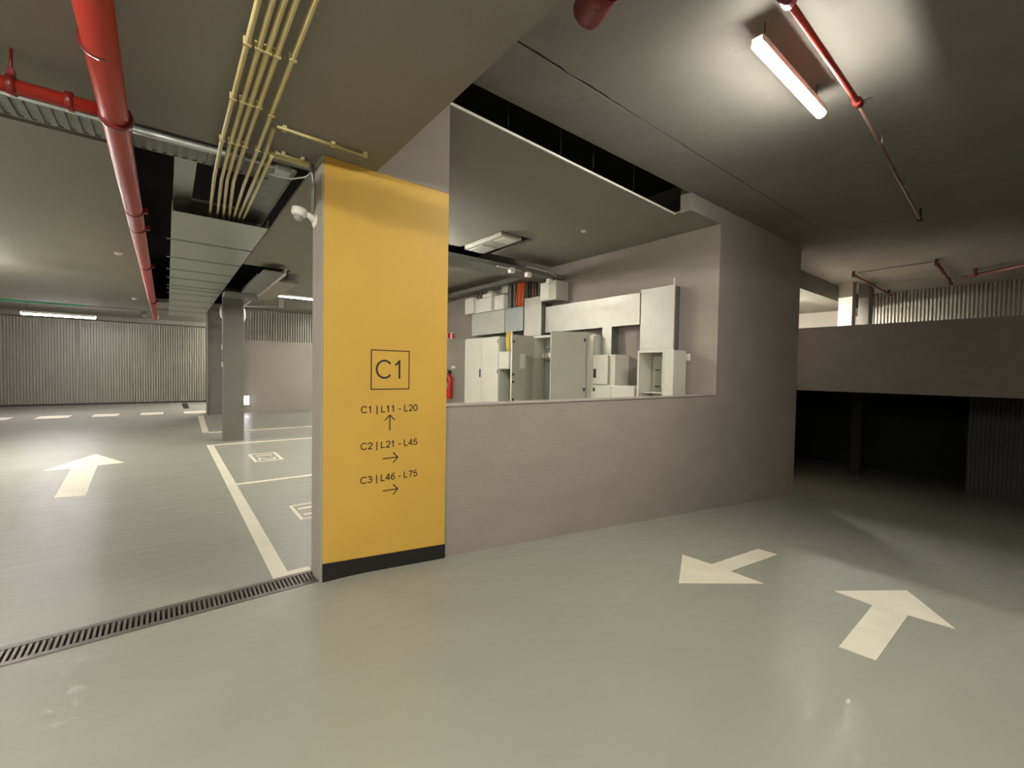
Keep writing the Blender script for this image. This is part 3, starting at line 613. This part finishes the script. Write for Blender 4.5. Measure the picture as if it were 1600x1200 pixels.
for i in range(6):
    y = 7.46+i*.045
    tag(MB().tube([(6.2, y, 2.94), (6.18+.02*math.sin(i*2), y+.01, 3.1), (6.2, y-.01, 3.4), (6.19, y-.03, 3.48)], .018, 8).build('cable', ORG), 'orange power cable rising from the matt duct', 'cable', 'orange cables over the matt duct')
for i in range(4):
    y = 7.0+i*.09
    tag(MB().tube([(6.2, y, 3.09), (6.16, y, 3.2), (6.2, y+.03, 3.47)], .02, 8).build('cable', BPL if i != 1 else REDD), 'dark power cable rising from the upright cover', 'cable', 'dark cables over the upright cover')
# trays and light in the ceiling slot
T = empty('cable_tray', (4.5, 6.9, 3.4), 'wide cable tray crossing below the ceiling slot over the cabinets', 'cable tray')
MB().box(2.45, 6.35, 6.35, 6.95, 3.4, 3.41).build('tray_base', GALVD, T); MB().box(2.45, 6.35, 6.34, 6.35, 3.38, 3.46).build('side_rail', GALVD, T); MB().box(2.45, 6.35, 6.95, 6.96, 3.4, 3.46).build('side_rail', GALVD, T)
T = empty('cable_tray', (5.9, 8, 3.5), 'narrow cable tray along the wall above the white boxes', 'cable tray')
MB().box(5.95, 6.3, 7.0, 12, 3.5, 3.51).box(5.94, 5.95, 7.0, 12, 3.48, 3.55).build('tray_base', GALVD, T)
LF = empty('recessed_lamp', (4.42, 6.1, 3.66), 'unlit pale batten in the notch of the hung ceiling', 'lamp')
box(4.2, 4.62, 5.65, 6.75, 3.68, 3.78, bev=.006).build('housing', CABG, LF); box(4.28, 4.56, 5.68, 5.95, 3.67, 3.68).build('end_window', WPL, LF); box(4.28, 4.56, 6.3, 6.72, 3.67, 3.68).build('reflector', WPL, LF)
for (x, y, z, lb) in ((4.9, 6.3, 3.36, 'small white detector under the wide tray, left one'), (5.3, 6.3, 3.34, 'small white detector under the wide tray, middle one'), (5.85, 6.3, 3.3, 'small white detector under the wide tray, right one')):
    tag(box(x, x+.1, y-.02, y+.08, z-.05, z+.04, bev=.01).build('detector', WPL), lb, 'detector')
tag(MB().tube([(4.6, 6.3, 3.37), (5.15, 6.3, 3.37)], .01, 8).build('rod', WPL), 'thin white rod under the wide tray', 'rod')
tag(MB().tube([(5.3, 6.3, 3.48), (5.9, 6.32, 3.46), (6.1, 6.34, 3.42), (6.12, 6.4, 3.34)], .008, 8).build('cable', WPL), 'thin pale cable curving down to the grey metal box', 'cable')
# right wall items
q = empty('wall_socket', (6.36, 3.78, 1.57), 'small round fitting with a lead right of the open pale cabinet', 'socket')
MB().tube([(6.4, 3.77, 1.56), (6.36, 3.77, 1.56), (6.33, 3.76, 1.56)], .04, 14, rad=[.045, .04, .02]).build('body', WPL, q)
MB().tube([(6.37, 3.77, 1.6), (6.35, 3.82, 1.78), (6.3, 3.86, 1.9)], .006, 8).build('lead', BPL, q); box(6.32, 6.36, 3.8, 3.83, 1.52, 1.56).build('plug', BPL, q)
tag(box(6.38, 6.4, 3.62, 3.68, 1.72, 1.83, bev=.006).build('switch', WPL), 'small white switch on the wall right of the cabinets', 'switch')
# hangers of the hung ceiling in the dark gap
for x in (2.62, 3.34, 3.86, 4.62):
    tag(MB().tube([(x, 3.44, ZF), (x, 3.44, 4.5)], .0014, 6).build('hanger_wire', COLM), 'thin hanger wire in the dark gap, ' + {2.62: 'nearest the pillar', 3.34: 'second from the pillar', 3.86: 'third from the pillar', 4.62: 'farthest from the pillar'}[x], 'wire', 'hanger wires in the dark gap')
# fire sign and extinguisher
q = empty('fire_sign', (6.3, 10.810, 2.4), 'small red and white fire sign projecting beside the yellow pillar edge', 'sign')
box(6.2, 6.4, 10.780, 10.800, 2.4, 2.58).build('board', WPL, q); 
box(6.2, 6.27, 10.775, 10.780, 2.41, 2.57).build('red_field', REDX, q); box(6.34, 6.4, 10.775, 10.780, 2.41, 2.57).build('red_field', REDX, q)
q = empty('fire_extinguisher', (6.28, 10.810, .7), 'red fire extinguisher hung on the wall just right of the yellow pillar', 'extinguisher')
MB().tube([(6.29, 10.820, .7), (6.29, 10.820, .74), (6.29, 10.820, 1.28), (6.29, 10.820, 1.36), (6.29, 10.820, 1.42)], .09, 18, rad=[.08, .09, .09, .06, .03]).build('cylinder', REDX, q)
MB().box(6.25, 6.33, 10.780, 10.860, 1.42, 1.5).box(6.2, 6.3, 10.810, 10.830, 1.5, 1.52).build('valve', BPL, q)
MB().tube([(6.25, 10.780, 1.46), (6.17, 10.760, 1.4), (6.17, 10.760, 1.0)], .012, 8).build('hose', BPL, q)
box(6.196, 6.2, 10.760, 10.860, 1.0, 1.16).build('paper_label', WPL, q)
box(6.37, 6.4, 10.760, 10.860, 1.3, 1.44).build('bracket', GALV, q)
tag(box(6.36, 6.4, 10.66, 10.84, 1.57, 1.64).build('wall_plate', WPL), 'small white plate above the extinguisher', 'sign')
for o in list(bpy.data.objects):
    if o.type == 'MESH' and o.parent is None and not o.get('label'): print('untagged', o.name)
